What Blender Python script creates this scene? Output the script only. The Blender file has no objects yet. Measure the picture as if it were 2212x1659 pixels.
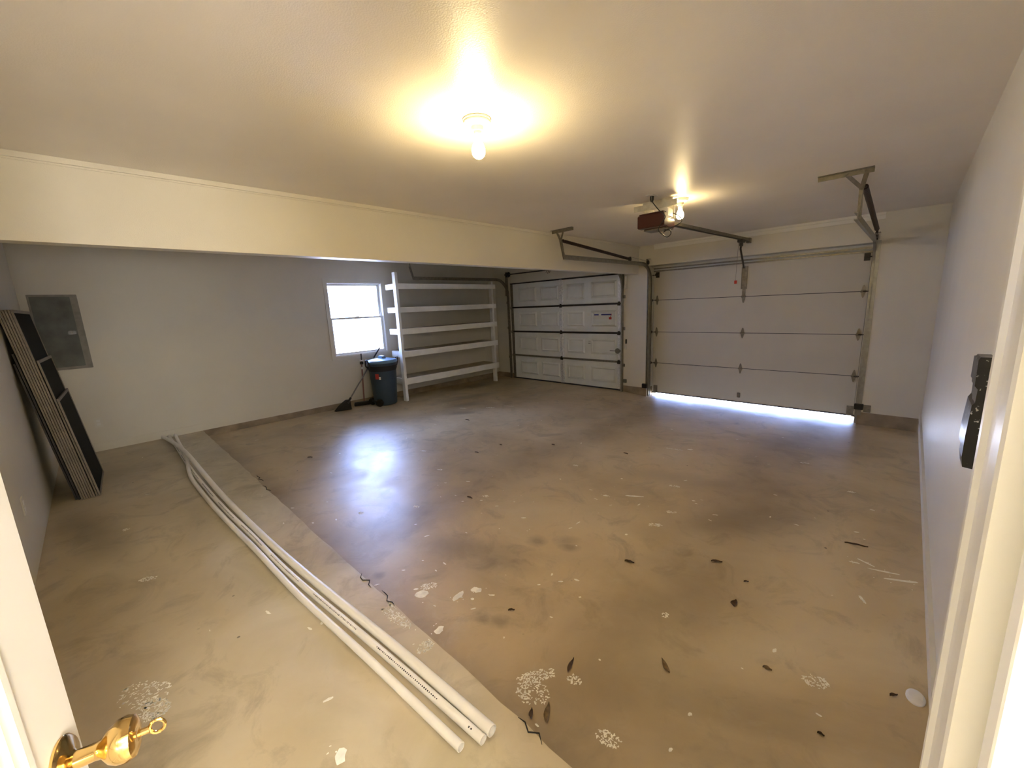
import bpy, bmesh, math, random
from mathutils import Vector, Matrix
random.seed(7)
SC = bpy.context.scene
COL = SC.collection

# ------------------------------------------------------------------ camera
CAM = (4.5051, -6.5300, 1.4988)
cd = bpy.data.cameras.new('camera'); cam = bpy.data.objects.new('camera', cd); COL.objects.link(cam)
cd.sensor_width = 36; cd.lens = 877.6578/2212*36
cd.shift_x = (1106-1118.4533)/2212; cd.shift_y = (828.9416-829.5)/2212
cd.clip_start = 0.02; cd.clip_end = 200
Rm = Matrix(((0.72398358, -0.0994611, 0.68260916), (0.68850286, 0.16524533, -0.70615706), (-0.04256282, 0.98122448, 0.18811415)))
cam.matrix_world = Matrix.Translation(CAM) @ Rm.to_4x4()
SC.camera = cam
SC.view_settings.view_transform = 'Standard'; SC.view_settings.look = 'None'
SC.view_settings.gamma = 1; SC.view_settings.use_curve_mapping = False
SC.view_settings.exposure = 1.75

# ------------------------------------------------------------------ light
BULB = 155.0          # radiance of the bare bulbs
SKY = 13.0
w = bpy.data.worlds.new('sky'); SC.world = w; w.use_nodes = True
bg = w.node_tree.nodes['Background']; bg.inputs[0].default_value = (0.36, 0.50, 1.0, 1); bg.inputs[1].default_value = SKY
sd = bpy.data.lights.new('sun', 'SUN'); sd.energy = 22; sd.angle = 0.01; sd.color = (1, 0.96, 0.9)
sun = bpy.data.objects.new('sun', sd); COL.objects.link(sun)
sun.rotation_euler = (math.radians(-38), math.radians(12), 0)   # high, from beyond the garage doors
sun.location = (1, 12, 14)

# ------------------------------------------------------------------ measures
H = 2.3775; XL = -2.384; XR = 4.715; XB = 1.128; HB = 1.939; YN = -6.995; YJ = -5.67
WT = 0.14; YW = 0.24           # wall thickness, outer face of the wall with the garage doors
def fz(x, y):                  # height of the lowered garage slab
    if x < 0.8: d = .108
    elif x < 1.3: d = .108+(x-.8)/.5*.042
    else: d = .150+.013*(x-1.3)/3.4
    return -(.09+(d-.09)*(y-YJ)/(-YJ))

# ------------------------------------------------------------------ materials
def mat(name, col, rough=.6, metal=0, spec=.5, noise=0, nscale=8, bump=0, bscale=60, emit=None, es=0, coat=0, trans=0, col2=None):
    m = bpy.data.materials.new(name); m.use_nodes = True
    nt = m.node_tree; b = nt.nodes['Principled BSDF']
    b.inputs['Base Color'].default_value = (*col, 1); b.inputs['Roughness'].default_value = rough
    b.inputs['Metallic'].default_value = metal; b.inputs['Specular IOR Level'].default_value = spec
    b.inputs['Coat Weight'].default_value = coat
    b.inputs['Transmission Weight'].default_value = trans
    tc = nt.nodes.new('ShaderNodeTexCoord')
    if noise or col2:
        n = nt.nodes.new('ShaderNodeTexNoise'); n.inputs['Scale'].default_value = nscale; n.inputs['Detail'].default_value = 6
        nt.links.new(tc.outputs['Object'], n.inputs['Vector'])
        r = nt.nodes.new('ShaderNodeValToRGB'); r.color_ramp.elements[0].position = .35; r.color_ramp.elements[1].position = .65
        a = tuple(c*(1-noise) for c in col); z = col2 or tuple(min(1, c*(1+noise)) for c in col)
        r.color_ramp.elements[0].color = (*a, 1); r.color_ramp.elements[1].color = (*z, 1)
        nt.links.new(n.outputs[0], r.inputs[0]); nt.links.new(r.outputs[0], b.inputs['Base Color'])
    if bump:
        n2 = nt.nodes.new('ShaderNodeTexNoise'); n2.inputs['Scale'].default_value = bscale; n2.inputs['Detail'].default_value = 3
        nt.links.new(tc.outputs['Object'], n2.inputs['Vector'])
        bp = nt.nodes.new('ShaderNodeBump'); bp.inputs['Strength'].default_value = bump; bp.inputs['Distance'].default_value = .004
        nt.links.new(n2.outputs[0], bp.inputs['Height']); nt.links.new(bp.outputs[0], b.inputs['Normal'])
    if emit:
        b.inputs['Emission Color'].default_value = (*emit, 1); b.inputs['Emission Strength'].default_value = es
    return m
M = {}
M['wall'] = mat('wall_paint', (.69, .65, .545), .42, noise=.02, nscale=2, bump=.25, bscale=220)
M['ceil'] = mat('ceiling_paint', (.84, .785, .70), .42, spec=.35, noise=.02, nscale=2, bump=.22, bscale=160)
M['trim'] = mat('trim_paint', (.70, .67, .58), .35, noise=.03, nscale=6)
M['white'] = mat('white_gloss_paint', (.80, .78, .72), .3, noise=.02, nscale=5)
M['shelfw'] = mat('shelf_white_paint', (.86, .86, .80), .45, noise=.04, nscale=7)
M['shelfb'] = mat('shelf_board_wood', (.40, .34, .24), .6, noise=.15, nscale=5)
M['curb'] = mat('curb_concrete', (.30, .235, .155), .8, noise=.25, nscale=5, bump=.5, bscale=40)
M['drive'] = mat('driveway_concrete', (.62, .62, .60), .8, noise=.08, nscale=3)
M['doorw'] = mat('garage_door_cream', (.58, .54, .44), .5, noise=.02, nscale=3)
M['doorg'] = mat('garage_door_white_steel', (.76, .78, .74), .42, noise=.03, nscale=6)
M['galvp'] = mat('pale_galvanised_steel', (.62, .60, .54), .4, metal=.25, noise=.1, nscale=30)
M['galv'] = mat('galvanised_steel', (.88, .90, .90), .38, metal=.9, noise=.18, nscale=45)
M['galvd'] = mat('dull_galvanised_steel', (.24, .22, .18), .42, metal=.8, noise=.15, nscale=30)
M['track'] = mat('track_steel', (.33, .32, .28), .4, metal=.75, noise=.1, nscale=20)
M['dark'] = mat('dark_steel', (.035, .03, .028), .45, metal=.4)
M['spring'] = mat('spring_steel', (.03, .012, .01), .4, metal=.5, bump=.9, bscale=300)
M['black'] = mat('black_plastic', (.012, .012, .013), .3)
M['rubber'] = mat('black_rubber', (.015, .014, .013), .8)
M['red'] = mat('dark_red_enamel', (.05, .006, .004), .28, coat=.3)
M['redp'] = mat('red_plastic', (.55, .04, .02), .4)
M['lens'] = mat('white_lens', (.85, .82, .75), .25)
M['canb'] = mat('blue_plastic', (.03, .055, .085), .42, noise=.08, nscale=6)
M['lid'] = mat('lid_blue_plastic', (.13, .25, .36), .4)
M['whitep'] = mat('white_plastic', (.75, .73, .68), .35)
M['porc'] = mat('white_porcelain', (.8, .76, .66), .2)
M['bulb'] = mat('lit_bulb', (1, .9, .7), .3, emit=(1.0, .77, .38), es=BULB)
M['bulb2'] = mat('lit_bulb_by_opener', (1, .9, .7), .3, emit=(1.0, .75, .36), es=BULB*.30)
M['brass'] = mat('polished_brass', (.80, .56, .22), .13, metal=1)
M['chrome'] = mat('chrome', (.7, .7, .7), .12, metal=1)
M['pvc'] = mat('pvc_white', (.92, .88, .79), .35, noise=.03, nscale=9)
M['ink'] = mat('black_ink', (.02, .02, .02), .6)
M['sframe'] = mat('screen_frame_metal', (.20, .17, .135), .5, metal=.1, noise=.12, nscale=20)
M['smesh'] = mat('screen_mesh', (.004, .006, .009), .7, spec=.08)
M['panelm'] = mat('grey_panel_enamel', (.115, .12, .105), .55, noise=.25, nscale=7)
M['panell'] = mat('grey_panel_edge', (.24, .225, .185), .5, noise=.15, nscale=12)
M['alu'] = mat('grey_handle', (.26, .25, .23), .35, metal=.5)
M['pinkh'] = mat('faded_handle', (.28, .13, .11), .5)
M['leaf'] = mat('dry_leaf_brown', (.06, .030, .012), .7, noise=.3, nscale=60)
M['leaf2'] = mat('dry_leaf_tan', (.15, .095, .035), .7, noise=.3, nscale=60)
M['blue'] = mat('label_blue', (.03, .05, .25), .5)
M['redl'] = mat('label_red', (.5, .05, .04), .5)
M['paper'] = mat('label_paper', (.75, .75, .68), .6)
M['sealb'] = mat('seal_dark', (.02, .022, .03), .7)
M['stripw'] = mat('seal_pale', (.55, .55, .5), .7)
M['wood'] = mat('hall_floor_wood', (.35, .24, .14), .4, noise=.2, nscale=4)
M['pot'] = mat('fill_lamp_glass', (.9, .88, .82), .4, emit=(1.0, .96, .90), es=60)  # glow of the added hall ceiling light
M['shade'] = mat('fill_lamp_fabric', (.9, .88, .82), .7, emit=(1.0, .95, .88), es=44)  # glow of the added drum lamp in the hall
g = bpy.data.materials.new('window_glass'); g.use_nodes = True
nt = g.node_tree; nt.nodes.remove(nt.nodes['Principled BSDF']); out = nt.nodes['Material Output']
tr = nt.nodes.new('ShaderNodeBsdfTransparent'); gl = nt.nodes.new('ShaderNodeBsdfGlossy'); gl.inputs['Roughness'].default_value = .02
fr = nt.nodes.new('ShaderNodeFresnel'); mx = nt.nodes.new('ShaderNodeMixShader')
nt.links.new(fr.outputs[0], mx.inputs[0]); nt.links.new(tr.outputs[0], mx.inputs[1]); nt.links.new(gl.outputs[0], mx.inputs[2]); nt.links.new(mx.outputs[0], out.inputs[0])
M['glass'] = g

# black plastic with white paint specks
m = mat('speckled_black_plastic', (.012, .012, .012), .28); nt = m.node_tree; b = nt.nodes['Principled BSDF']
tc = nt.nodes.new('ShaderNodeTexCoord'); n = nt.nodes.new('ShaderNodeTexNoise'); n.inputs['Scale'].default_value = 60; n.inputs['Detail'].default_value = 2
r = nt.nodes.new('ShaderNodeValToRGB'); r.color_ramp.elements[0].position = .66; r.color_ramp.elements[1].position = .70
r.color_ramp.elements[0].color = (.012, .012, .012, 1); r.color_ramp.elements[1].color = (.6, .6, .58, 1)
nt.links.new(tc.outputs['Object'], n.inputs['Vector']); nt.links.new(n.outputs[0], r.inputs[0]); nt.links.new(r.outputs[0], b.inputs['Base Color'])
M['speck'] = m

# stained concrete floor: mottled colour, thin cracks, paint drips, damp spots, painted shade below the step
def floor_mat():
    m = bpy.data.materials.new('stained_concrete'); m.use_nodes = True
    nt = m.node_tree; N = nt.nodes; L = nt.links; b = N['Principled BSDF']
    geo = N.new('ShaderNodeNewGeometry'); P = geo.outputs['Position']
    def noise(s, det=6, dist=0, rough=.55):
        n = N.new('ShaderNodeTexNoise'); n.inputs['Scale'].default_value = s; n.inputs['Detail'].default_value = det
        n.inputs['Distortion'].default_value = dist; n.inputs['Roughness'].default_value = rough; L.new(P, n.inputs['Vector']); return n.outputs[0]
    def ramp(v, stops):
        r = N.new('ShaderNodeValToRGB'); e = r.color_ramp.elements
        while len(e) < len(stops): e.new(.5)
        for i, (p, c) in enumerate(stops): e[i].position = p; e[i].color = (*c, 1) if isinstance(c, tuple) else (c, c, c, 1)
        L.new(v, r.inputs[0]); return r.outputs[0]
    def mixc(f, a, c):
        x = N.new('ShaderNodeMix'); x.data_type = 'RGBA'
        if isinstance(f, float): x.inputs[0].default_value = f
        else: L.new(f, x.inputs[0])
        for i, v in ((6, a), (7, c)):
            if isinstance(v, tuple): x.inputs[i].default_value = (*v, 1)
            else: L.new(v, x.inputs[i])
        return x.outputs[2]
    def math_(op, a, c=None):
        x = N.new('ShaderNodeMath'); x.operation = op
        for i, v in ((0, a), (1, c)):
            if v is None: continue
            if isinstance(v, (int, float)): x.inputs[i].default_value = v
            else: L.new(v, x.inputs[i])
        return x.outputs[0]
    base = ramp(noise(.9, 8, .6), [(.3, (.38, .285, .155)), (.5, (.54, .42, .245)), (.72, (.65, .535, .34))])
    green = ramp(noise(1.7, 8, .9), [(.3, (.42, .36, .235)), (.55, (.55, .48, .335)), (.75, (.66, .59, .45))])
    sep = N.new('ShaderNodeSeparateXYZ'); L.new(P, sep.inputs[0]); X, Y, Z = sep.outputs
    up = math_('GREATER_THAN', Z, -.03)
    edgeband = N.new('ShaderNodeMapRange'); edgeband.interpolation_type = 'SMOOTHSTEP'; L.new(Y, edgeband.inputs[0]); edgeband.inputs[1].default_value = -6.35; edgeband.inputs[2].default_value = -5.95; edgeband.inputs[3].default_value = .35; edgeband.inputs[4].default_value = 1
    col = mixc(up, base, mixc(edgeband.outputs[0], base, green))
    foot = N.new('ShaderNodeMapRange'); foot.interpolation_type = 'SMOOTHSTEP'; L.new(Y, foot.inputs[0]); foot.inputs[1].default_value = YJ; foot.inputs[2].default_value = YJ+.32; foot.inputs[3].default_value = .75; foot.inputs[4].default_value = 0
    col = mixc(math_('MULTIPLY', math_('MULTIPLY', foot.outputs[0], math_('SUBTRACT', 1, up)), ramp(noise(2.5, 6), [(.3, .45), (.6, 1.)])), col, (.20, .15, .09))  # contact shade along the step's foot, painted into the lower slab colour
    # reddish patches and grey wear
    col = mixc(math_('MULTIPLY', ramp(noise(.45, 4, .3), [(.5, 0.), (.68, 1.)]), .45), col, (.62, .445, .255))
    col = mixc(math_('MULTIPLY', ramp(noise(3.2, 9, 1.2, .65), [(.52, 0.), (.70, 1.)]), .55), col, (.26, .205, .125))
    col = mixc(math_('MULTIPLY', ramp(noise(7, 9, .5, .7), [(.55, 0.), (.8, 1.)]), .35), col, (.62, .54, .40))
    # fine specks of paint
    v2 = N.new('ShaderNodeTexVoronoi'); v2.inputs['Scale'].default_value = 5.3; L.new(P, v2.inputs['Vector'])
    sp2 = math_('MULTIPLY', ramp(v2.outputs['Distance'], [(.03, 1.), (.045, 0.)]), ramp(noise(1.3, 2), [(.48, 0.), (.56, 1.)]))
    col = mixc(math_('MULTIPLY', sp2, .9), col, (.05, .035, .02))
    # named drips and damp marks: x, y, half length, half width, angle, strength, light?
    wob = N.new('ShaderNodeTexNoise'); wob.inputs['Scale'].default_value = 14; wob.inputs['Detail'].default_value = 5; L.new(P, wob.inputs['Vector'])
    sc_ = N.new('ShaderNodeVectorMath'); sc_.operation = 'MULTIPLY_ADD'; L.new(wob.outputs['Color'], sc_.inputs[0]); sc_.inputs[1].default_value = (.05, .05, 0); sc_.inputs[2].default_value = (-.025, -.025, 0)
    ad = N.new('ShaderNodeVectorMath'); ad.operation = 'ADD'; L.new(P, ad.inputs[0]); L.new(sc_.outputs[0], ad.inputs[1]); PW = ad.outputs[0]
    def blob(x, y, a, bb, ang, soft=.25):
        if soft < .5: a *= .72; bb *= .72
        mp = N.new('ShaderNodeMapping'); mp.vector_type = 'TEXTURE'
        mp.inputs['Location'].default_value = (x, y, 0); mp.inputs['Rotation'].default_value = (0, 0, ang); mp.inputs['Scale'].default_value = (a, bb, 1)
        L.new(PW, mp.inputs['Vector'])
        s = N.new('ShaderNodeVectorMath'); s.operation = 'MULTIPLY'; L.new(mp.outputs[0], s.inputs[0]); s.inputs[1].default_value = (1, 1, 0)
        l = N.new('ShaderNodeVectorMath'); l.operation = 'LENGTH'; L.new(s.outputs[0], l.inputs[0])
        mr = N.new('ShaderNodeMapRange'); mr.inputs[1].default_value = 1-soft; mr.inputs[2].default_value = 1+soft; mr.inputs[3].default_value = 1; mr.inputs[4].default_value = 0
        L.new(l.outputs['Value'], mr.inputs[0]); return mr.outputs[0]
    def group(lst, soft=.25):
        acc = None
        for t in lst:
            v = math_('MULTIPLY', blob(*t[:5], soft), t[5])
            acc = v if acc is None else math_('MAXIMUM', acc, v)
        return acc
    dark = [(3.002, -4.545, .06, .04, .3, .5), (2.95, -4.50, .07, .05, .9, .35), (2.792, -4.634, .055, .05, .3, .5), (3.131, -5.317, .05, .035, .5, .5), (3.05, -5.36, .05, .03, .2, .4),
            (2.5, -5.0, .35, .10, .5, .35), (2.75, -4.95, .2, .08, .2, .35), (-1.2, -1.9, .5, .14, 1.4, .5), (-.75, -2.35, .22, .12, 1.2, .6), (-1.9, -1.2, .2, .5, 0, .4), (-.4, -2.75, .2, .09, .9, .45),
            (3.9, -3.3, .5, .16, .9, .3), (3.2, -3.0, .5, .14, .3, .25), (.35, -6.75, .5, .12, .2, .45), (2.3, -5.55, .03, .03, 0, .5), (4.2, -5.0, .25, .12, .4, .25), (4.25, -5.25, .3, .12, .5, .25)]
    col = mixc(group(dark, .6), col, (.15, .12, .08))
    # broad tyre-wear bands running to the right-hand door
    def band(x0, wd, slope):
        d = math_('ABSOLUTE', math_('SUBTRACT', math_('ADD', X, math_('MULTIPLY', Y, slope)), x0))
        mr = N.new('ShaderNodeMapRange'); mr.interpolation_type = 'SMOOTHSTEP'; mr.inputs[1].default_value = 0; mr.inputs[2].default_value = wd; mr.inputs[3].default_value = 1; mr.inputs[4].default_value = 0
        L.new(d, mr.inputs[0]); return mr.outputs[0]
    bw = math_('MULTIPLY', math_('MAXIMUM', band(1.75, .45, 0), band(3.75, .55, 0)), ramp(noise(1.1, 5, .5), [(.3, .2), (.7, .8)]))
    low = math_('LESS_THAN', Z, -.03)
    col = mixc(math_('MULTIPLY', math_('MULTIPLY', bw, low), .9), col, (.21, .15, .08))
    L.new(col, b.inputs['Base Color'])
    rg = ramp(noise(2.2, 7, .8), [(.3, .30), (.7, .48)]); L.new(rg, b.inputs['Roughness'])
    b.inputs['Specular IOR Level'].default_value = .65
    bp = N.new('ShaderNodeBump'); bp.inputs['Strength'].default_value = .35; bp.inputs['Distance'].default_value = .006
    L.new(noise(6, 10, .3, .6), bp.inputs['Height']); L.new(bp.outputs[0], b.inputs['Normal'])
    return m
M['floor'] = floor_mat()
M['paintd'] = mat('dried_paint', (.88, .84, .72), .55, noise=.12, nscale=30)

# ------------------------------------------------------------------ mesh tools
class MB:
    def __init__(s): s.bm = bmesh.new()
    def box(s, x0, x1, y0, y1, z0, z1):
        vs = [s.bm.verts.new((x, y, z)) for z in (z0, z1) for y in (y0, y1) for x in (x0, x1)]
        for f in ((0, 2, 3, 1), (4, 5, 7, 6), (0, 1, 5, 4), (2, 6, 7, 3), (0, 4, 6, 2), (1, 3, 7, 5)): s.bm.faces.new([vs[i] for i in f])
        return s
    def bar(s, p0, p1, w, h, up=(0, 0, 1)):     # rectangular bar from p0 to p1, w across, h along 'up'
        p0, p1 = Vector(p0), Vector(p1); d = (p1-p0).normalized(); a = d.cross(Vector(up))
        if a.length < 1e-4: a = d.cross(Vector((0, 1, 0)))
        a.normalize(); u = a.cross(d).normalized()
        vs = [s.bm.verts.new(p + a*i*w/2 + u*j*h/2) for p in (p0, p1) for i, j in ((-1, -1), (1, -1), (1, 1), (-1, 1))]
        for f in ((0, 3, 2, 1), (4, 5, 6, 7), (0, 1, 5, 4), (1, 2, 6, 5), (2, 3, 7, 6), (3, 0, 4, 7)): s.bm.faces.new([vs[i] for i in f])
        return s
    def prism(s, pts, ext):                     # polygon pts (3D) pushed along ext
        e = Vector(ext); a = [s.bm.verts.new(p) for p in pts]; b = [s.bm.verts.new(Vector(p)+e) for p in pts]
        s.bm.faces.new(a); s.bm.faces.new(b[::-1]); n = len(pts)
        for i in range(n): s.bm.faces.new((a[i], b[i], b[(i+1) % n], a[(i+1) % n]))
        return s
    def tube(s, path, r, n=12, cap=True, hollow=0):
        path = [Vector(p) for p in path]; rs = r if isinstance(r, (list, tuple)) else [r]*len(path)
        def rings(rs):
            out = []; up = None
            for i, p in enumerate(path):
                d = (path[min(i+1, len(path)-1)] - path[max(i-1, 0)]).normalized()
                if up is None: up = Vector((0, 0, 1)) if abs(d.z) < .9 else Vector((1, 0, 0))
                a = d.cross(up).normalized(); up = a.cross(d).normalized()
                out.append([s.bm.verts.new(p + (a*math.cos(t) + up*math.sin(t))*rs[i]) for t in [2*math.pi*k/n for k in range(n)]])
            return out
        R = rings(rs)
        for a, b in zip(R, R[1:]):
            for k in range(n): s.bm.faces.new((a[k], a[(k+1) % n], b[(k+1) % n], b[k]))
        if hollow:
            Q = rings([x-hollow for x in rs])
            for a, b in zip(Q, Q[1:]):
                for k in range(n): s.bm.faces.new((a[k], b[k], b[(k+1) % n], a[(k+1) % n]))
            for a, b in ((R[0], Q[0]), (Q[-1], R[-1])):
                for k in range(n): s.bm.faces.new((a[k], b[k], b[(k+1) % n], a[(k+1) % n]))
        elif cap: s.bm.faces.new(R[0][::-1]); s.bm.faces.new(R[-1])
        return s
    def lathe(s, c, prof, axis=(0, 0, 1), n=24, sx=1, sy=1):       # prof: (radius, height)
        ax = Vector(axis).normalized(); c = Vector(c)
        u = ax.cross(Vector((1, 0, 0))) if abs(ax.x) < .9 else ax.cross(Vector((0, 1, 0)))
        u.normalize(); v = ax.cross(u)
        R = []
        for r, h in prof:
            if r < 1e-6: R.append([s.bm.verts.new(c+ax*h)])
            else: R.append([s.bm.verts.new(c + ax*h + (u*math.cos(t)*sx + v*math.sin(t)*sy)*r) for t in [2*math.pi*k/n for k in range(n)]])
        for a, b in zip(R, R[1:]):
            if len(a) == 1 and len(b) == 1: continue
            for k in range(n):
                q = [a[k % len(a)], a[(k+1) % len(a)], b[(k+1) % len(b)], b[k % len(b)]]
                q2 = []
                for x in q:
                    if x not in q2: q2.append(x)
                if len(q2) > 2: s.bm.faces.new(q2)
        for r in (R[0], R[-1]):
            if len(r) > 1: s.bm.faces.new(r)
        return s
    def rect_ring(s, ax, o, a0, a1, b0, b1, w, d0, d1):
        """picture-frame: axis ax ('x' or 'y') is depth; a = other horizontal, b = z"""
        def bx(p0, p1, q0, q1):
            if ax == 'x': s.box(d0, d1, p0, p1, q0, q1)
            else: s.box(p0, p1, d0, d1, q0, q1)
        bx(a0, a1, b1-w, b1); bx(a0, a1, b0, b0+w); bx(a0, a0+w, b0+w, b1-w); bx(a1-w, a1, b0+w, b1-w)
        return s
ORG = {}
def build(mb, name, m, parent=None, loc=None, smooth=False, bevel=0, seg=2, angle=35):
    bm = mb.bm; bmesh.ops.recalc_face_normals(bm, faces=bm.faces)
    if bevel: bmesh.ops.bevel(bm, geom=[e for e in bm.edges if len(e.link_faces) == 2 and e.calc_face_angle(0) > .6], offset=bevel, segments=seg, affect='EDGES', clamp_overlap=True)
    if parent is not None: org = ORG[parent]
    elif loc is not None: org = Vector(loc)
    else:
        xs = [v.co for v in bm.verts]; lo = [min(c[i] for c in xs) for i in range(3)]; hi = [max(c[i] for c in xs) for i in range(3)]
        org = Vector(((lo[0]+hi[0])/2, (lo[1]+hi[1])/2, lo[2]))
    bmesh.ops.translate(bm, verts=bm.verts, vec=-org)
    if smooth:
        for f in bm.faces: f.smooth = True
        for e in bm.edges:
            if len(e.link_faces) == 2 and e.calc_face_angle(0) > math.radians(angle): e.smooth = False
    me = bpy.data.meshes.new(name); bm.to_mesh(me); bm.free()
    me.materials.append(M[m]); o = bpy.data.objects.new(name, me); COL.objects.link(o)
    if parent is not None: o.parent = parent
    else: o.location = org
    ORG[o] = org
    return o
def tag(o, label=None, cat=None, group=None, kind=None):
    if label: o['label'] = label
    if cat: o['category'] = cat
    if group: o['group'] = group
    if kind: o['kind'] = kind
    return o
def thing(name, label, cat, loc, group=None, kind=None):
    o = bpy.data.objects.new(name, None); COL.objects.link(o); o.location = loc; o.empty_display_size = .1
    ORG[o] = Vector(loc); return tag(o, label, cat, group, kind)
def struct(mb, name, m, label, cat, **k): return tag(build(mb, name, m, **k), label, cat, kind='structure')
def arc(c, r, a0, a1, n, fx):   # fx maps (cos,sin) -> point
    return [fx(c, r, math.radians(a0+(a1-a0)*i/n)) for i in range(n+1)]

# ------------------------------------------------------------------ the shell
XO = 4.86                                      # outer face of the right wall
mb = MB()                                      # floor: raised slab, step, sloping garage slab
xs = [XL-WT, XL, -1.5, -.5, .3, .8, 1.3, 2.2, 3.2, 4.1, XR, XO]; ys = [YJ, -4.5, -3, -1.5, 0, YW]
vv = [[mb.bm.verts.new((x, y, fz(x, y))) for x in xs] for y in ys]
for a, b in zip(vv, vv[1:]):
    for i in range(len(xs)-1): mb.bm.faces.new((a[i], a[i+1], b[i+1], b[i]))
edge = [mb.bm.verts.new((x, YJ+random.uniform(-.006, .006), 0)) for x in [XL-WT+(XO-XL+WT)*i/60 for i in range(61)]]
back = [mb.bm.verts.new((v.co.x, YN-WT, 0)) for v in edge]
foot = [mb.bm.verts.new((v.co.x, YJ, fz(v.co.x, YJ))) for v in edge]
for i in range(60):
    mb.bm.faces.new((back[i], back[i+1], edge[i+1], edge[i])); mb.bm.faces.new((edge[i], edge[i+1], foot[i+1], foot[i]))
fb = [mb.bm.verts.new(p) for p in ((XL-WT, YN-WT, -.3), (XO, YN-WT, -.3), (XO, YW, -.3), (XL-WT, YW, -.3))]
mb.bm.faces.new(fb)
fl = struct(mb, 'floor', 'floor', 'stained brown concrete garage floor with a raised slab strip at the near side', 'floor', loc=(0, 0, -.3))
mb = MB().box(XL-WT, XO, YN-WT, YW, H, H+.15)
struct(mb, 'ceiling', 'ceil', 'painted off-white drywall ceiling over both bays', 'ceiling')
# walls: drywall from z = 0 up, concrete curb below
W0, W1, WZ0, WZ1 = -3.765, -2.795, .785, 2.005          # window opening
mb = MB()
mb.box(XL-WT, XL, YN-WT, W0, 0, H).box(XL-WT, XL, W1, YW, 0, H).box(XL-WT, XL, W0, W1, 0, WZ0).box(XL-WT, XL, W0, W1, WZ1, H)
struct(mb, 'wall_left', 'wall', 'cream wall with the window and the grey electrical panel', 'wall')
LX0, LX1, LT = -1.925, .80, 1.992                        # left garage opening
RX0, RX1, RT = 1.30, 4.14, 2.055                         # right garage opening
mb = MB()
mb.box(XL-WT, LX0, 0, YW, 0, H).box(LX1, RX0, 0, YW, 0, H).box(RX1, XO, 0, YW, 0, H)
mb.box(LX0, LX1, 0, YW, LT, H).box(RX0, RX1, 0, YW, RT, H)
struct(mb, 'wall_far', 'wall', 'cream wall around the two garage doors', 'wall')
JX, JY = 4.562, -6.09                                    # the wall steps in where the house door is
DY0, DY1 = -6.90, -6.215                                 # house doorway
mb = MB().box(XR, XO, JY, YW, 0, H).box(JX, XO, DY1, JY, 0, H).box(JX, XO, YN-WT, DY0, 0, H).box(JX, XO, DY0, DY1, 2.06, H)
struct(mb, 'wall_right', 'wall', 'cream wall on the right with the black wall holder', 'wall')
mb = MB().box(XL, JX, YN-WT, YN, 0, H)
struct(mb, 'wall_near', 'wall', 'bluish-lit cream wall behind the stack of window screens', 'wall')
mb = MB().box(XB-.12, XB, YN, 0, HB, H)
struct(mb, 'wall_beam', 'wall', 'long cream dropped beam dividing the two bays', 'beam')
RY_ = .175
# concrete curbs under the drywall
mb = MB().box(XL-WT, XL-.004, YJ, YW, -.12, 0)
struct(mb, 'baseboard_left', 'curb', 'bare concrete curb under the window wall', 'curb')
mb = MB().box(XL, LX0, .004, YW, -.12, 0).box(LX1, RX0, .004, YW, -.17, 0).box(RX1, XR, .004, YW, -.18, 0)
struct(mb, 'baseboard_far', 'curb', 'bare concrete curb beside and between the garage doors', 'curb')
mb = MB().box(XR-.006, XO, YJ, .0, -.18, -.004).box(XR-.018, XR, YJ, 0, -.002, .055)
struct(mb, 'baseboard_right', 'trim', 'painted curb and baseboard along the right wall', 'baseboard')
mb = MB().box(XR-.016, XR, JY, YJ, 0, .085)
struct(mb, 'baseboard_near', 'trim', 'short painted baseboard by the house door casing', 'baseboard')
mb = MB().box(RX0, RX0+.07, RY_+.046, YW, -.13, RT).box(RX1-.07, RX1, RY_+.046, YW, -.13, RT).box(RX0+.07, RX1-.07, RY_+.046, YW, RT-.07, RT)
struct(mb, 'trim_6', 'trim', 'unseen door stop boards added outside the cream garage door against light leaks', 'trim')  # added out of view to stop light leaking round the door
mb = MB().box(LX0, LX0+.07, .075, YW, -.13, LT).box(LX1-.07, LX1, .075, YW, -.13, LT).box(LX0+.07, LX1-.07, .072, YW, LT-.07, LT)
struct(mb, 'trim_7', 'trim', 'unseen door stop boards added outside the panelled garage door against light leaks', 'trim')  # also added out of view, closes the light leak at this door
# thin trims
mb = MB().box(XB, XB+.020, YN, -.0, H-.030, H-.001).box(XB, XB+.006, YN, -.0, H-.04, H-.028)
struct(mb, 'trim_1', 'wall', 'thin strip where the beam meets the ceiling', 'trim')
mb = MB().box(1.40, 4.19, -.012, 0, H-.075, H-.03).box(1.40, 4.19, -.03, 0, H-.03, H)
struct(mb, 'trim_2', 'white', 'thin white strip at the ceiling over the right garage door', 'trim')
mb = MB().box(XL, XL+.009, -6.99, -5.66, .0, .095)
struct(mb, 'trim_3', 'wall', 'flat painted board low on the window wall ending at the slab step', 'trim')
mb = MB().box(.815, .855, -.02, 0, -.11, LT)
struct(mb, 'trim_4', 'trim', 'narrow vertical strip right of the left garage door', 'trim')

# outside
mb = MB().box(-30, 34, YW, 40, -.5, -.185).box(-30, XL-WT, -20, YW, -.5, -.185)
struct(mb, 'ground', 'drive', 'sunlit driveway outside the garage', 'ground')

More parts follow.
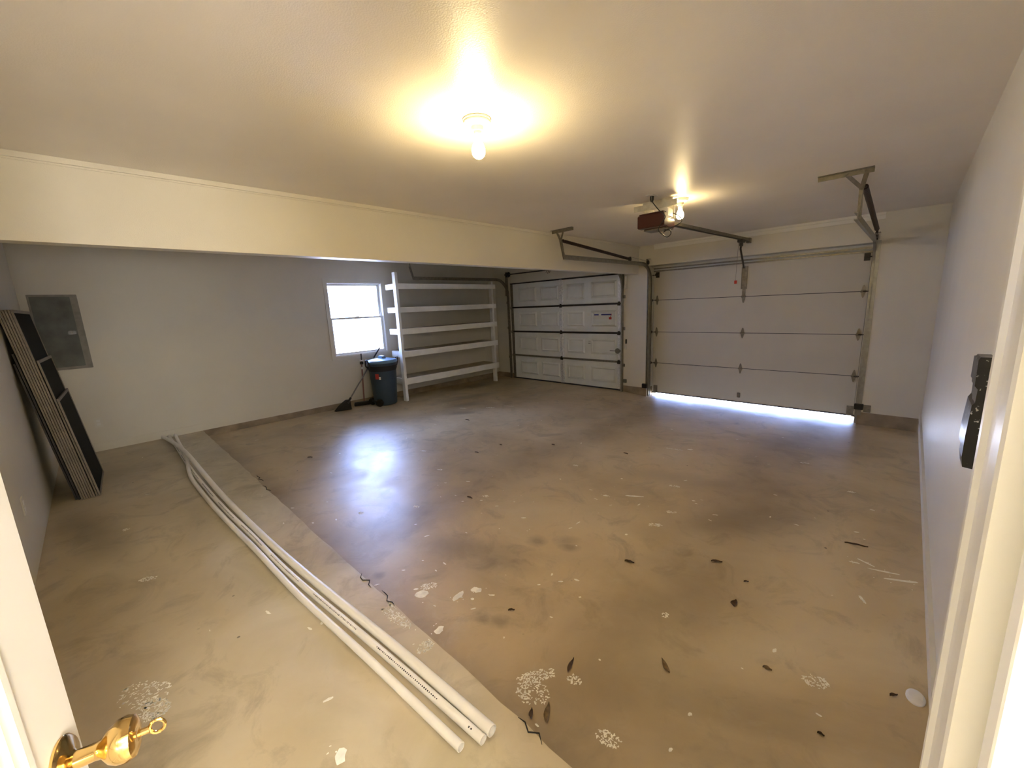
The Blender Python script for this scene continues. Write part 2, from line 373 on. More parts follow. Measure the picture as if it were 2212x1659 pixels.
# ------------------------------------------------------------------ window
win = thing('window_1', 'white double-hung window, overexposed by daylight, beside the white shelves', 'window', (XL, (W0+W1)/2, WZ0), kind='structure')
c0, c1 = -3.815, -2.745
mb = MB().rect_ring('x', 0, c0, c1, .725, 2.065, .062, XL, XL+.012)
build(mb, 'window_casing', 'trim', win, bevel=.002)
mb = MB().rect_ring('x', 0, W0, W1, WZ0, WZ1, .018, XL-.13, XL+.002)
mb.rect_ring('x', 0, W0+.018, W1-.018, WZ0+.018, WZ1-.018, .012, XL-.085, XL-.078)
build(mb, 'window_frame', 'white', win)
def sash(x, z0, z1):
    s = build(MB().rect_ring('x', 0, W0+.02, W1-.02, z0, z1, .032, x-.012, x+.012), 'sash', 'white', win, bevel=.002)
    build(MB().box(x-.002, x+.002, W0+.05, W1-.05, z0+.03, z1-.03), 'pane', 'glass', s)
    return s
sash(XL-.105, 1.395, WZ1-.02)
ls = sash(XL-.06, WZ0+.02, 1.43)
build(MB().box(XL-.050, XL-.030, -3.31, -3.25, 1.425, 1.44), 'sash_lock', 'alu', win)

# ------------------------------------------------------------------ left garage door (panelled steel)
d1 = thing('door_1', 'white panelled steel garage door with galvanised stiles in the left bay', 'garage door', (-.57, .03, -.10), kind='structure')
LZ0 = -.098; LHs = (1.985-LZ0)/4
PX = [(-1.70, -1.19), (-1.08, -.60), (-.41, .01), (.155, .70)]
for k in range(4):
    z0 = LZ0+k*LHs+.002; z1 = z0+LHs-.004
    mb = MB().box(LX0+.006, LX1-.006, .03, .062, z0, z1).box(LX0, LX1, .056, .07, z0-.004, z1+.005)
    for a, b in PX:                       # embossed fields: sloping bevel, raised middle
        za, zb = z0+.11, z1-.11
        o_ = [(a, .03, za), (b, .03, za), (b, .03, zb), (a, .03, zb)]
        i_ = [(a+.03, .012, za+.03), (b-.03, .012, za+.03), (b-.03, .012, zb-.03), (a+.03, .012, zb-.03)]
        j_ = [(a+.05, .026, za+.05), (b-.05, .026, za+.05), (b-.05, .026, zb-.05), (a+.05, .026, zb-.05)]
        A = [mb.bm.verts.new(p) for p in o_]; B = [mb.bm.verts.new(p) for p in i_]; Cc = [mb.bm.verts.new(p) for p in j_]
        for q in range(4):
            mb.bm.faces.new((A[q], A[(q+1) % 4], B[(q+1) % 4], B[q])); mb.bm.faces.new((B[q], B[(q+1) % 4], Cc[(q+1) % 4], Cc[q]))
        mb.bm.faces.new(Cc)
    build(mb, 'door_section', 'doorg', d1)
    for sx0, sx1, nm, mt in ((-.575, -.485, 'centre_stile', 'galv'), (.735, .794, 'end_stile', 'galv'), (-1.919, -1.865, 'end_stile', 'galvd')):
        build(MB().box(sx0, sx1, .006, .03, z0+.012, z1-.012).box(sx0+.012, sx1-.012, .0, .006, z0+.012, z1-.012), nm, mt, d1, bevel=.0015)
    if k < 3: build(MB().box(LX0+.01, LX1-.01, -.004, .03, z1-.016, z1+.018), 'strut', 'dark' if k != 0 else 'galvd', d1, bevel=.002)
build(MB().box(LX0+.01, LX1-.01, .0, .03, 1.962, 1.984), 'strut', 'dark', d1)
build(MB().box(LX0+.006, LX1-.006, .012, .05, LZ0-.010, LZ0+.012), 'bottom_seal', 'sealb', d1)
for k in range(1, 4):
    z = LZ0+k*LHs
    for x in (-1.893, -.53, .765):
        mb = MB().box(x-.03, x+.03, -.012, -.004, z-.035, z-.006).box(x-.02, x+.02, -.012, -.004, z-.006, z+.035).tube([(x-.03, -.016, z), (x+.03, -.016, z)], .007, 8)
        build(mb, 'hinge', 'dark' if x != -1.893 else 'galvd', d1)
# slide latch with a disc
mb = MB().lathe((.735, .004, .62), [(0, 0), (.05, 0), (.05, .006), (0, .006)], (0, -1, 0), 20).box(.735, .80, -.012, .0, .605, .64).bar((.70, -.008, .62), (.585, -.008, .622), .010, .016)
build(mb, 'latch', 'alu', d1)
# labels
mb = MB().box(.232, .33, .020, .0218, 1.262, 1.285).box(.385, .60, .020, .0218, 1.262, 1.285)
lb = build(mb, 'label', 'blue', d1); lb['label'] = 'dark blue printed bars of a sticker'
build(MB().box(.235, .55, .0204, .0216, 1.19, 1.258), 'label', 'paper', d1)
mb = MB().box(.545, .60, .0195, .0215, 1.186, 1.228).bar((.60, .0205, 1.285), (.575, .0205, 1.228), .01, .002, (0, 1, 0))
lb = build(mb, 'tag', 'redl', d1); lb['label'] = 'small red warning tag'
build(MB().box(.075, .145, .0275, .0295, 1.255, 1.305).box(.10, .13, .0265, .028, 1.265, 1.275).box(.10, .13, .0265, .028, 1.288, 1.296), 'label', 'paper', d1)
build(MB().box(.09, .14, .0275, .0295, .735, .745).box(.095, .14, .0275, .0295, .775, .781), 'label', 'ink', d1)
build(MB().box(-1.56, -1.53, .019, .0208, .12, .18), 'label', 'paper', d1)

# ------------------------------------------------------------------ right garage door (plain, cream)
d2 = thing('door_2', 'plain cream four-section garage door raised slightly off the floor', 'garage door', (2.72, .18, -.10), kind='structure')
RZ0 = -.100; RH = 2.134/4; RY = .175
zb = [-.100, -.108+RH, -.108+2*RH, -.108+3*RH, 2.026]
for k in range(4):
    build(MB().box(RX0+.03, RX1-.03, RY, RY+.036, zb[k]+.004, zb[k+1]-.004).box(RX0+.03, RX1-.03, RY+.033, RY+.044, zb[k]+(.012 if k else .0), zb[k+1]+(.010 if k < 3 else 0)), 'door_section', 'doorw', d2, bevel=.003)
for k in (1, 2, 3): build(MB().box(RX0+.031, RX1-.031, RY+.008, RY+.014, zb[k]-.0045, zb[k]+.0045), 'joint_shade_strip', 'sealb', d2)  # dark strip set behind each section gap in place of its shade
build(MB().box(RX0+.03, RX1-.03, RY-.012, RY, zb[0], zb[0]+.014).box(RX0+.03, RX1-.03, RY+.002, RY+.04, zb[0]-.004, zb[0]+.003), 'bottom_seal', 'sealb', d2)
for zc in (2.005, 1.965):
    build(MB().box(RX0+.03, RX1-.03, RY-.035, RY, zc-.009, zc+.009), 'strut', 'galvd', d2, bevel=.002)
build(MB().box(RX0+.03, RX1-.03, RY-.008, RY, 1.973, 1.998), 'strut_web', 'stripw', d2)
def kite_hinge(x, z, s, m):
    mb = MB()
    mb.prism([(x-s*.55, RY-.001, z+.004), (x-s*.2, RY-.001, z+s*1.5), (x, RY-.001, z+s*1.75), (x+s*.2, RY-.001, z+s*1.5), (x+s*.55, RY-.001, z+.004)], (0, -.005, 0))
    mb.prism([(x-s*.55, RY-.001, z-.004), (x-s*.2, RY-.001, z-s*1.5), (x, RY-.001, z-s*1.75), (x+s*.2, RY-.001, z-s*1.5), (x+s*.55, RY-.001, z-.004)], (0, -.005, 0))
    mb.tube([(x-s*.62, RY-.012, z), (x+s*.62, RY-.012, z)], .011, 10)
    return build(mb, 'hinge', m, d2)
for k in (1, 2, 3):
    for x in (RX0+.085, 2.722, RX1-.085):
        if k == 3 and x == 2.722: continue
        kite_hinge(x, zb[k], .046, 'galvd')
        if x != 2.722:
            s_ = -1 if x < 2 else 1
            build(MB().tube([(x, RY-.03, zb[k]), (x+s_*.085, RY-.03, zb[k])], .006, 8).lathe((x+s_*.085, RY-.03, zb[k]), [(0, -.01), (.022, -.01), (.022, .01), (0, .01)], (1, 0, 0), 16), 'roller', 'dark', d2, smooth=True)
for x in (RX0+.085, RX1-.085):
    s_ = -1 if x < 2 else 1
    build(MB().box(x-.03, x+.03, RY-.006, RY, 1.86, 1.95).box(x-.025, x+.025, RY-.045, RY-.005, 1.89, 1.925).tube([(x, RY-.03, 1.905), (x+s_*.08, RY-.03, 1.905)], .006, 8), 'top_bracket', 'dark', d2)
    build(MB().box(x-.035, x+.035, RY-.006, RY, zb[0]+.01, zb[0]+.13).box(x-.03, x+.03, RY-.035, RY, zb[0]+.01, zb[0]+.018), 'bottom_bracket', 'galvd', d2)
mb = MB().box(2.667, 2.742, RY-.005, RY, 1.60, 1.92).box(2.667, 2.671, RY-.02, RY-.004, 1.60, 1.92).box(2.738, 2.742, RY-.02, RY-.004, 1.60, 1.92).box(2.685, 2.728, RY-.007, RY, 1.49, 1.60)
build(mb, 'opener_bracket', 'galvd', d2)
mb = MB().prism([(2.683, RY, 1.50), (2.73, RY, 1.50), (2.728, RY, 1.45), (2.715, RY, 1.40), (2.70, RY, 1.40), (2.687, RY, 1.45)], (0, -.006, 0)).tube([(2.68, RY-.012, 1.4925), (2.735, RY-.012, 1.4925)], .014, 10)
build(mb, 'hinge', 'galvd', d2)
build(MB().box(2.698, 2.742, RY-.008, RY, -.025, .05), 'lift_handle', 'galvd', d2, bevel=.004)

# ------------------------------------------------------------------ door tracks
def door_track(x, side, label, yv, hang=True, spring=True, zH=2.075, zc=1.775, m='track', yend=-2.30, top=2.26, angle=None):
    """C-section track: vertical run, curve, horizontal run, hanger on the ceiling"""
    t = thing('door_track', label, 'garage door track', (x, yv, fz(x, yv)), group='steel garage door tracks')
    r = zH-zc; yc = yv-r
    prof = [(-.030, -.006), (-.030, .006), (.030, .006), (.030, -.006)]      # web with two lips, swept
    pts = [(yv, fz(x, yv)+.002), (yv, .8), (yv, zc)]
    for i in range(1, 13):
        a = math.radians(90*i/12); pts.append((yc+r*math.cos(a), zc+r*math.sin(a)))
    vert, hor = pts, [pts[-1], (yend, zH-.005)]
    def sweep(pp, w=.055, d=.024):
        mb = MB(); s = side
        sec = [(-w/2, 0), (-w/2, -d), (-w/2+.006, -d), (-w/2+.006, -.003), (w/2-.006, -.003), (w/2-.006, -d), (w/2, -d), (w/2, 0)]
        rings = []
        for i, (y, z) in enumerate(pp):
            a = pp[max(0, i-1)]; b = pp[min(len(pp)-1, i+1)]; dy, dz = b[0]-a[0], b[1]-a[1]; l = math.hypot(dy, dz); ny, nz = -dz/l, dy/l
            rings.append([mb.bm.verts.new((x+s*(.012+q[1]), y+ny*q[0], z+nz*q[0])) for q in sec])
        n = len(sec)
        for a, b in zip(rings, rings[1:]):
            for k in range(n): mb.bm.faces.new((a[k], a[(k+1) % n], b[(k+1) % n], b[k]))
        mb.bm.faces.new(rings[0]); mb.bm.faces.new(rings[-1][::-1])
        return mb
    build(sweep(vert), 'vertical_rail', m, t)
    build(sweep(hor), 'horizontal_rail', m, t)
    for z in (.35, 1.0, 1.55): build(MB().box(*sorted((x+side*.012, x+side*.045)), yv-.012, yv+.03, z, z+.05), 'track_bracket', 'galvd', t)
    if yv > 0:
        fw = .052 if side > 0 else .030
        build(MB().box(*sorted((x+side*.012, x+side*fw)), -.006, -.001, fz(x, 0)+.12, 2.07).box(*sorted((x+side*.012, x+side*.017)), -.006, yv, fz(x, 0)+.12, 1.9), 'mounting_angle', 'track', t)
    # flag bracket at the top of the vertical run
    mb = MB().prism([(x+side*.016, yv-.06, 1.72), (x+side*.016, yv+.03, 1.72), (x+side*.016, yv+.03, 2.16), (x+side*.016, yv-.04, 2.16)], (side*.004, 0, 0))
    build(mb, 'flag_bracket', m, t)
    if hang:
        hx = x+side*.018
        mb = MB().bar((hx, yend+.03, zH-.03), (hx, yend-.03, top+.02), .028, .004, (0, 1, 0)).bar((hx, yend+.015, zH-.03), (hx+side*.012, yend-.045, top+.02), .003, .026, (0, 1, 0))
        build(mb, 'hanger', 'galvd', t)
        if angle:
            a0, a1, ya = angle
            mb = MB().box(a0, a1, ya-.018, ya+.018, H-.004, H).box(a0, a1, ya+.015, ya+.018, H-.035, H)
            build(mb, 'ceiling_angle', 'galvd', t)
            e0 = a0+.24*(a1-a0) if side < 0 else a1-.12*(a1-a0); e1 = a0+.55*(a1-a0) if side < 0 else a0+.52*(a1-a0)
            mb = MB().bar((e0, ya+.01, H-.02), (hx, yend-.035, top-.0), .03, .004, (0, 1, 0)).bar((e1, ya+.012, H-.02), (hx, yend-.038, top+.012), .026, .004, (0, 1, 0))
            build(mb, 'brace', 'galvd', t)
        else:
            build(MB().bar((hx, yend-.03, top), (hx, yend-.05, H), .03, .004, (0, 1, 0)).box(hx-.15, hx+.15, yend-.07, yend-.035, H-.004, H), 'brace', 'galvd', t)
    return t
tL = door_track(1.315, -1, 'left steel track of the plain cream garage door, close to the beam', .07, angle=(1.229, 1.549, -2.44), top=2.25)
tR = door_track(4.125, 1, 'right steel track of the plain cream garage door, by the right wall', .07, angle=(3.882, 4.215, -2.44), top=2.25)
tA = door_track(-1.955, -1, 'left steel track of the panelled garage door, above the shelves', -.035, zH=2.065, zc=1.72, yend=-2.40, top=2.24, m='galvd')
tB = door_track(.85, 1, 'right steel track of the panelled garage door, under the beam end', -.045, zH=2.065, zc=1.72, yend=-2.40, top=2.24, m='track')

# extension springs with pulley and cable
def spring(x, label, y0, z0, y1, z1, xd):
    t = thing('extension_spring', label, 'spring', (x, y0, z0), group='dark extension springs of the cream door')
    a, b = Vector((x, y0, z0)), Vector((x, y1, z1)); d = (b-a)
    mb = MB(); n = 70; path = []; rs = []
    for i in range(n+1): path.append(a+d*i/n); rs.append(.0195 if i % 2 else .0215)
    mb.tube(path, rs, 12)
    build(mb, 'coil', 'spring', t, smooth=True, angle=80)
    build(MB().tube([a-d*.012, a], .008, 8), 'hook', 'dark', t); build(MB().tube([b, b+d*.02], .008, 8), 'hook', 'dark', t)
    c = b+d*.045
    pu = build(MB().lathe(c-Vector((.009, 0, 0)), [(0, 0), (.036, 0), (.030, .009), (.036, .018), (0, .018)], (1, 0, 0), 20), 'pulley', 'dark', t)
    build(MB().tube([c+Vector((0, 0, .034)), Vector((xd, .02, 2.12))], .0022, 6).tube([c-Vector((0, 0, .034)), Vector((xd, .03, 2.09))], .0022, 6), 'cable', 'galvd', t)
    return t
spring(1.305, 'dark sloping spring above the left track of the cream door', -2.31, 2.262, -.70, 2.135, 1.315)
spring(4.16, 'dark sloping spring above the right track of the cream door', -2.28, 2.275, -.62, 2.135, 4.135)
for x, nm in ((1.315, 'black pulley wheel at the top left corner of the cream door'), (4.135, 'black pulley wheel at the top right corner of the cream door')):
    t = thing('cable_pulley', nm, 'pulley', (x, -.05, 2.06), group='corner pulleys of the cream door')
    build(MB().lathe((x-.009, -.045, 2.105), [(0, 0), (.034, 0), (.028, .009), (.034, .018), (0, .018)], (1, 0, 0), 20), 'wheel', 'dark', t)
    build(MB().box(x-.02, x-.015, -.07, -.002, 2.07, 2.16).box(x-.02, x+.03, -.06, -.002, 2.155, 2.16), 'bracket', 'galvd', t)
    build(MB().tube([(x, -.012, 2.10), (x-(.03 if x > 2 else -.03), .12, 2.0), (x-(.04 if x > 2 else -.04), RY-.05, zb[0]+.08)], .0018, 6), 'cable', 'galvd', t)

# torsion shaft over the left door
t = thing('torsion_shaft', 'dark torsion shaft with cable drum above the panelled garage door', 'spring shaft', (-.6, -.06, 2.15))
build(MB().tube([(-2.0, -.065, 2.172), (.86, -.065, 2.172)], .0125, 12), 'shaft', 'dark', t, smooth=True)
for x in (-1.90, .80):
    build(MB().lathe((x-.02, -.065, 2.172), [(0, 0), (.052, 0), (.045, .012), (.045, .035), (.052, .045), (0, .045)], (1, 0, 0), 24), 'cable_drum', 'black', t)
    build(MB().box(x-.045, x-.04, -.10, 0, 2.12, 2.22), 'bearing_plate', 'dark', t)
mb = MB().box(-.80, -.70, -.09, 0, 2.155, 2.19).tube([(-.82, -.08, 2.12), (-.80, -.07, 2.16)], .005, 6).tube([(-.77, -.09, 2.10), (-.76, -.07, 2.15)], .005, 6).tube([(-.72, -.09, 2.11), (-.72, -.07, 2.15)], .005, 6)
build(mb, 'centre_bracket', 'dark', t)

# safety sensors at the cream door
for x, s_, z, lab in ((1.275, 1, .035, 'small black door sensor at the foot of the left track'), (4.15, -1, .07, 'black door sensor at the foot of the right track')):
    t = thing('door_sensor', lab, 'sensor', (x, .0, z), group='door safety sensors')
    build(MB().box(x-.045, x+.045, -.035, .008, z-.035, z+.04), 'housing', 'black', t, bevel=.005)
    if s_ < 0: build(MB().box(x+.045, x+.115, -.02, .0, z-.06, z+.03), 'bracket', 'galvd', t, bevel=.003)
    else: build(MB().box(x+.02, x+.03, -.02, .03, z-.02, z+.06), 'bracket', 'galvd', t)
# small fittings on the wall by the left door
t = thing('pulley_block', 'small white pulley block high on the wall right of the panelled door', 'pulley', (.905, -.02, 1.72))
build(MB().box(.892, .912, -.05, 0, 1.76, 1.92), 'strap', 'whitep', t, bevel=.004)
build(MB().box(.880, .924, -.045, -.005, 1.72, 1.77).box(.882, .892, -.05, -.01, 1.70, 1.76).box(.912, .922, -.05, -.01, 1.70, 1.76), 'block', 'whitep', t, bevel=.004)
t = thing('rope_hook', 'small dark hook with a white bracket beside the panelled door edge', 'hook', (.90, -.02, .70))
build(MB().box(.905, .925, -.03, 0, .76, .84), 'hook', 'black', t, bevel=.003)
build(MB().box(.87, .89, -.03, 0, .68, .73).box(.90, .915, -.025, 0, .66, .74), 'bracket', 'whitep', t, bevel=.003)
t = tag(build(MB().box(.865, .925, -.03, 0, .055, .12), 'wall_bracket', 'panelm', bevel=.004), 'small grey bracket low on the wall right of the panelled door', 'bracket')

# ------------------------------------------------------------------ opener
op = thing('garage_door_opener', 'dark red garage door opener hanging from the ceiling with a rail to the cream door', 'garage door opener', (2.775, -2.86, 2.12))
build(MB().box(2.652, 2.900, -2.985, -2.905, 2.125, 2.235).box(2.660, 2.892, -2.98, -2.91, 2.235, 2.248), 'front_cover', 'red', op, bevel=.010, seg=3)
build(MB().box(2.668, 2.888, -2.906, -2.735, 2.120, 2.205), 'housing', 'red', op, bevel=.008, seg=2)
build(MB().box(2.672, 2.884, -2.90, -2.75, 2.112, 2.121), 'base_plate', 'galvd', op)
build(MB().box(2.80, 2.895, -2.905, -2.79, 2.205, 2.285), 'lamp_lens', 'lens', op, bevel=.01, seg=3)
for a_, b_ in (((2.70, -2.83, 2.205), (2.66, -2.86, 2.31)), ((2.885, -2.76, 2.205), (2.89, -2.80, H-.02)), ((2.70, -2.75, 2.205), (2.70, -2.80, 2.31))): build(MB().bar(a_, b_, .03, .004, (0, 1, 0)), 'hanger', 'galvp', op)
mb = MB().box(2.56, 2.96, -2.875, -2.871, 2.295, 2.345).box(2.56, 2.96, -2.871, -2.835, 2.341, 2.345)
build(mb, 'cross_angle', 'galvp', op)
mb = MB().box(2.62, 2.90, -2.82, -2.816, 2.30, H-.004).box(2.60, 2.94, -2.82, -2.78, H-.004, H)
for x in [2.64+.02*i for i in range(13)]: mb.box(x-.003, x+.003, -2.823, -2.820, 2.345, 2.351)
build(mb, 'ceiling_bracket', 'galvp', op)
ra, rb = Vector((2.785, -2.74, 2.185)), Vector((2.79, -.04, 2.245))
build(MB().bar(ra, rb, .035, .004).bar(ra+Vector((0, 0, .016)), rb+Vector((0, 0, .016)), .004, .032).bar(ra+Vector((-.016, 0, .014)), rb+Vector((-.016, 0, .014)), .003, .03).bar(ra+Vector((.016, 0, .014)), rb+Vector((.016, 0, .014)), .003, .03), 'rail', 'galvd', op)
build(MB().bar(ra+Vector((0, 0, -.008)), rb+Vector((0, 0, -.008)), .014, .010), 'drive_chain', 'dark', op)
build(MB().box(2.765, 2.81, -.08, 0, 2.215, 2.28), 'header_bracket', 'galvd', op)
tr_ = build(MB().box(2.755, 2.82, -.44, -.31, 2.195, 2.235).box(2.77, 2.80, -.40, -.33, 2.15, 2.20), 'trolley', 'dark', op, bevel=.004)
build(MB().tube([(2.785, -.365, 2.19), (2.77, -.33, 2.12), (2.745, -.15, 2.02), (2.70, .13, 1.90)], .012, 10), 'arm', 'dark', op, smooth=True)
pc = build(MB().tube([(2.762, -.40, 2.2), (2.755, -.40, 1.95), (2.75, -.40, 1.70)], .0022, 6), 'pull_cord', 'galvd', op)
build(MB().box(2.735, 2.768, -.405, -.393, 1.665, 1.71), 'pull_handle', 'redp', pc, bevel=.003)
def smooth_path(p, n=8):
    p = [Vector(q) for q in p]; out = []
    for i in range(len(p)-1):
        a, b, c, d = p[max(i-1, 0)], p[i], p[i+1], p[min(i+2, len(p)-1)]
        for k in range(n):
            t = k/n; out.append(.5*((2*b)+(-a+c)*t+(2*a-5*b+4*c-d)*t*t+(-a+3*b-3*c+d)*t**3))
    out.append(p[-1]); return out
cord = smooth_path([(2.80, -3.01, H-.045), (2.812, -3.0, 2.31), (2.86, -3.0, 2.25), (2.915, -2.995, 2.19), (2.875, -3.0, 2.13), (2.855, -2.99, 2.09), (2.885, -2.97, 2.05), (2.925, -2.97, 2.025),
                    (2.955, -2.97, 2.045), (2.95, -2.97, 2.075), (2.915, -2.97, 2.085), (2.895, -2.97, 2.085)], 8)
cord2 = smooth_path([(2.885, -2.96, 2.07), (2.93, -2.95, 2.095), (2.99, -2.92, 2.12), (3.01, -2.88, 2.155), (2.975, -2.86, 2.20), (2.92, -2.85, 2.235)], 8)
pcord = build(MB().tube(cord, .0042, 8).tube(cord2, .0042, 8), 'power_cord', 'black', op, smooth=True)
build(MB().lathe((2.80, -3.01, H-.002), [(.0, 0), (.017, 0), (.017, -.03), (.010, -.05), (0, -.05)], (0, 0, 1), 14), 'plug', 'black', pcord, smooth=True)
tag(build(MB().box(2.765, 2.835, -3.07, -2.96, H-.006, H), 'ceiling_outlet', 'whitep', bevel=.003), 'small white ceiling outlet feeding the red door opener', 'outlet')

# ------------------------------------------------------------------ bare bulbs in porcelain holders
def bulb(x, y, label, bm_, s=1.0):
    t = thing('ceiling_light', label, 'ceiling light', (x, y, H), group='bare bulb ceiling lights')
    build(MB().lathe((x, y, H), [(0, 0), (.066, 0), (.066, -.010), (.062, -.013), (.062, -.020), (.048, -.028), (.030, -.032), (.028, -.052), (.0, -.052)], (0, 0, 1), 40), 'base', 'porc', t, smooth=True)
    build(MB().lathe((x, y, H-.05), [(0, 0), (.019, 0), (.019, -.012), (.0205, -.014), (.0205, -.018), (.019, -.020), (.018, -.034), (0, -.034)], (0, 0, 1), 28), 'socket', 'porc', t, smooth=True)
    z = H-.082
    prof = [(0, 0), (.016, 0), (.018, -.012), (.022, -.022), (.028, -.034), (.0315, -.046), (.0325, -.056), (.031, -.068), (.026, -.079), (.016, -.088), (0, -.091)]
    build(MB().lathe((x, y, z), prof, (0, 0, 1), 20), 'bulb', bm_, t, smooth=True, angle=90)
    build(MB().tube([(x-.03, y-.035, H-.024), (x-.03, y-.035, H-.030)], .005, 8), 'screw', 'alu', t)
    return t
bulb(2.919, -5.091, 'lit bare bulb in a round porcelain holder in the middle of the ceiling', 'bulb')
bulb(2.908, -2.674, 'lit bare bulb in a porcelain holder just behind the red door opener', 'bulb2')

# ------------------------------------------------------------------ shelves
sh = thing('shelf_unit', 'tall white wooden shelf unit with five long shelves against the window wall', 'shelves', (-2.1, -1.7, -.1))
SX = -1.893
post = MB().box(SX-.082, SX+.010, -2.806, -2.757, fz(-1.9, -2.8), 2.150)
build(post, 'post', 'shelfw', sh, bevel=.002)
build(MB().box(SX-.13, SX-.042, -.545, -.498, fz(-1.9, -.5), 2.02), 'post', 'shelfw', sh, bevel=.002)
tops = [(1.962, .092), (1.562, .092), (1.187, .098), (.792, .104), (.308, .112)]
for k, (z, h) in enumerate(tops):
    y0 = -2.757
    r = build(MB().box(SX-.040, SX+(.0 if k < 4 else .006), y0, -.468, z-h, z), 'front_rail', 'shelfw', sh, bevel=.002)
    build(MB().box(XL+.002, SX-.042, -2.715, -.475, z-.022, z-.003), 'shelf_board', 'shelfb', sh)
    build(MB().box(-2.262, SX-.083, -2.790, -2.757, z-h, z), 'end_board', 'shelfw', sh, bevel=.002)
    build(MB().box(XL+.003, SX-.132, -.544, -.50, z-h, z-.024), 'side_rail', 'shelfw', sh)

# ------------------------------------------------------------------ trash can
cx, cy = -2.055, -3.11; cz = fz(cx, cy)
tcn = thing('trash_can', 'blue wheeled plastic trash can with domed pale blue lid beside the shelves', 'trash can', (cx, cy, cz))
mb = MB().lathe((cx, cy, cz), [(0, .004), (.175, .004), (.190, .02), (.215, .40), (.228, .66), (.232, .70), (.246, .70), (.246, .735), (.236, .74), (.225, .735), (.215, .69), (.18, .05), (0, .05)], (0, 0, 1), 48)
build(mb, 'body', 'canb', tcn, smooth=True)
build(MB().lathe((cx, cy, cz), [(.231, .69), (.245, .69), (.240, .64), (.225, .60), (.222, .62)], (0, 0, 1), 48), 'rim_skirt', 'sealb', tcn, smooth=True)
build(MB().lathe((cx, cy, cz), [(.250, .735), (.256, .742), (.256, .765), (.24, .785), (.12, .805), (0, .81)], (0, 0, 1), 48), 'lid', 'lid', tcn, smooth=True)
build(MB().prism([(cx-.09, cy-.03, cz+.795), (cx-.07, cy-.03, cz+.85), (cx+.07, cy-.03, cz+.85), (cx+.09, cy-.03, cz+.795)], (0, .07, 0)), 'lid_grip', 'lid', tcn, bevel=.008)
for s in (-1, 1):
    a = math.radians(75); yy = cy+s*.25
    hnd = smooth_path([(cx-.05, cy+s*.24, cz+.66), (cx-.05, cy+s*.275, cz+.70), (cx-.03, cy+s*.285, cz+.78), (cx+.03, cy+s*.285, cz+.80), (cx+.05, cy+s*.27, cz+.74), (cx+.05, cy+s*.245, cz+.66)], 5)
    build(MB().tube(hnd, .012, 8), 'handle', 'black', tcn, smooth=True)
for dx, dy in ((.13, -.185), (-.12, -.19)):
    build(MB().lathe((cx+dx-.025, cy+dy, cz+.062), [(0, 0), (.045, 0), (.062, .006), (.062, .044), (.045, .05), (0, .05)], (1, 0, 0), 24), 'wheel', 'rubber', tcn, smooth=True)
build(MB().box(cx-.13, cx+.17, cy-.215, cy-.12, cz+.03, cz+.125), 'wheel_well', 'sealb', tcn, bevel=.03)
th = math.radians(-52)
st = Vector((cx+.222*math.cos(th), cy+.222*math.sin(th), cz+.52)); tn = Vector((-math.sin(th), math.cos(th), 0)); nn = Vector((math.cos(th), math.sin(th), 0))
build(MB().bar(st-tn*.04+nn*.003, st+tn*.02+nn*.003, .004, .09), 'sticker', 'redl', tcn)
build(MB().bar(st+tn*.022+nn*.003-Vector((0, 0, .03)), st+tn*.052+nn*.001-Vector((0, 0, .03)), .004, .05), 'sticker', 'paper', tcn)

# ------------------------------------------------------------------ broom and push broom
b0, b1 = Vector((-2.15, -3.725, fz(-2.1, -3.7)+.15)), Vector((-2.366, -2.965, .865))
br = thing('broom', 'grey-handled angle broom with black bristles leaning across behind the trash can', 'broom', (-2.16, -3.76, fz(-2.1, -3.7)))
build(MB().tube([b0, b0+(b1-b0)*.8], .0115, 12), 'handle', 'alu', br, smooth=True)
build(MB().tube([b0+(b1-b0)*.8, b1], .0125, 12), 'grip', 'black', br, smooth=True)
z0 = fz(-2.2, -3.75)
hd = [(-2.17, -3.70, z0+.17), (-2.17, -3.76, z0+.175), (-2.20, -3.86, z0+.10), (-2.24, -3.94, z0+.002), (-2.17, -3.69, z0+.002)]
mb = MB(); a = [mb.bm.verts.new((p[0]+.03, p[1], p[2])) for p in hd]; b_ = [mb.bm.verts.new((p[0]-.035, p[1], p[2])) for p in hd]
mb.bm.faces.new(a); mb.bm.faces.new(b_[::-1])
for i in range(5): mb.bm.faces.new((a[i], b_[i], b_[(i+1) % 5], a[(i+1) % 5]))
build(mb, 'bristles', 'rubber', br, bevel=.006)
build(MB().tube([b0-(b1-b0)*.03, b0+(b1-b0)*.06], .018, 12), 'ferrule', 'black', br, smooth=True)
mx0, mx1 = Vector((-2.285, -3.40, fz(-2.2, -3.3)+.07)), Vector((-2.335, -3.335, .80))
mo = thing('push_broom', 'upright push broom with faded red handle and black head beside the trash can', 'broom', (-2.262, -3.345, fz(-2.2, -3.3)))
dd = mx1-mx0
build(MB().tube([mx0, mx0+dd*.78], .012, 12), 'handle', 'pinkh', mo, smooth=True)
build(MB().tube([mx0+dd*.78, mx1], .010, 12), 'grip', 'black', mo, smooth=True)
build(MB().lathe(mx0+dd*.80, [(0, -.02), (.026, -.02), (.030, 0), (.026, .03), (0, .03)], dd, 16), 'collar', 'black', mo, smooth=True)
build(MB().lathe(mx0+dd*.855, [(0, -.012), (.032, -.012), (.032, .012), (0, .012)], dd, 16), 'collar', 'whitep', mo, smooth=True)
build(MB().lathe(mx0+dd*.70, [(0, -.02), (.020, -.02), (.020, .02), (0, .02)], dd, 16), 'collar', 'whitep', mo, smooth=True)
h0, h1 = Vector((-2.33, -3.56, 0)), Vector((-2.25, -3.31, 0)); zf = fz(-2.2, -3.3)
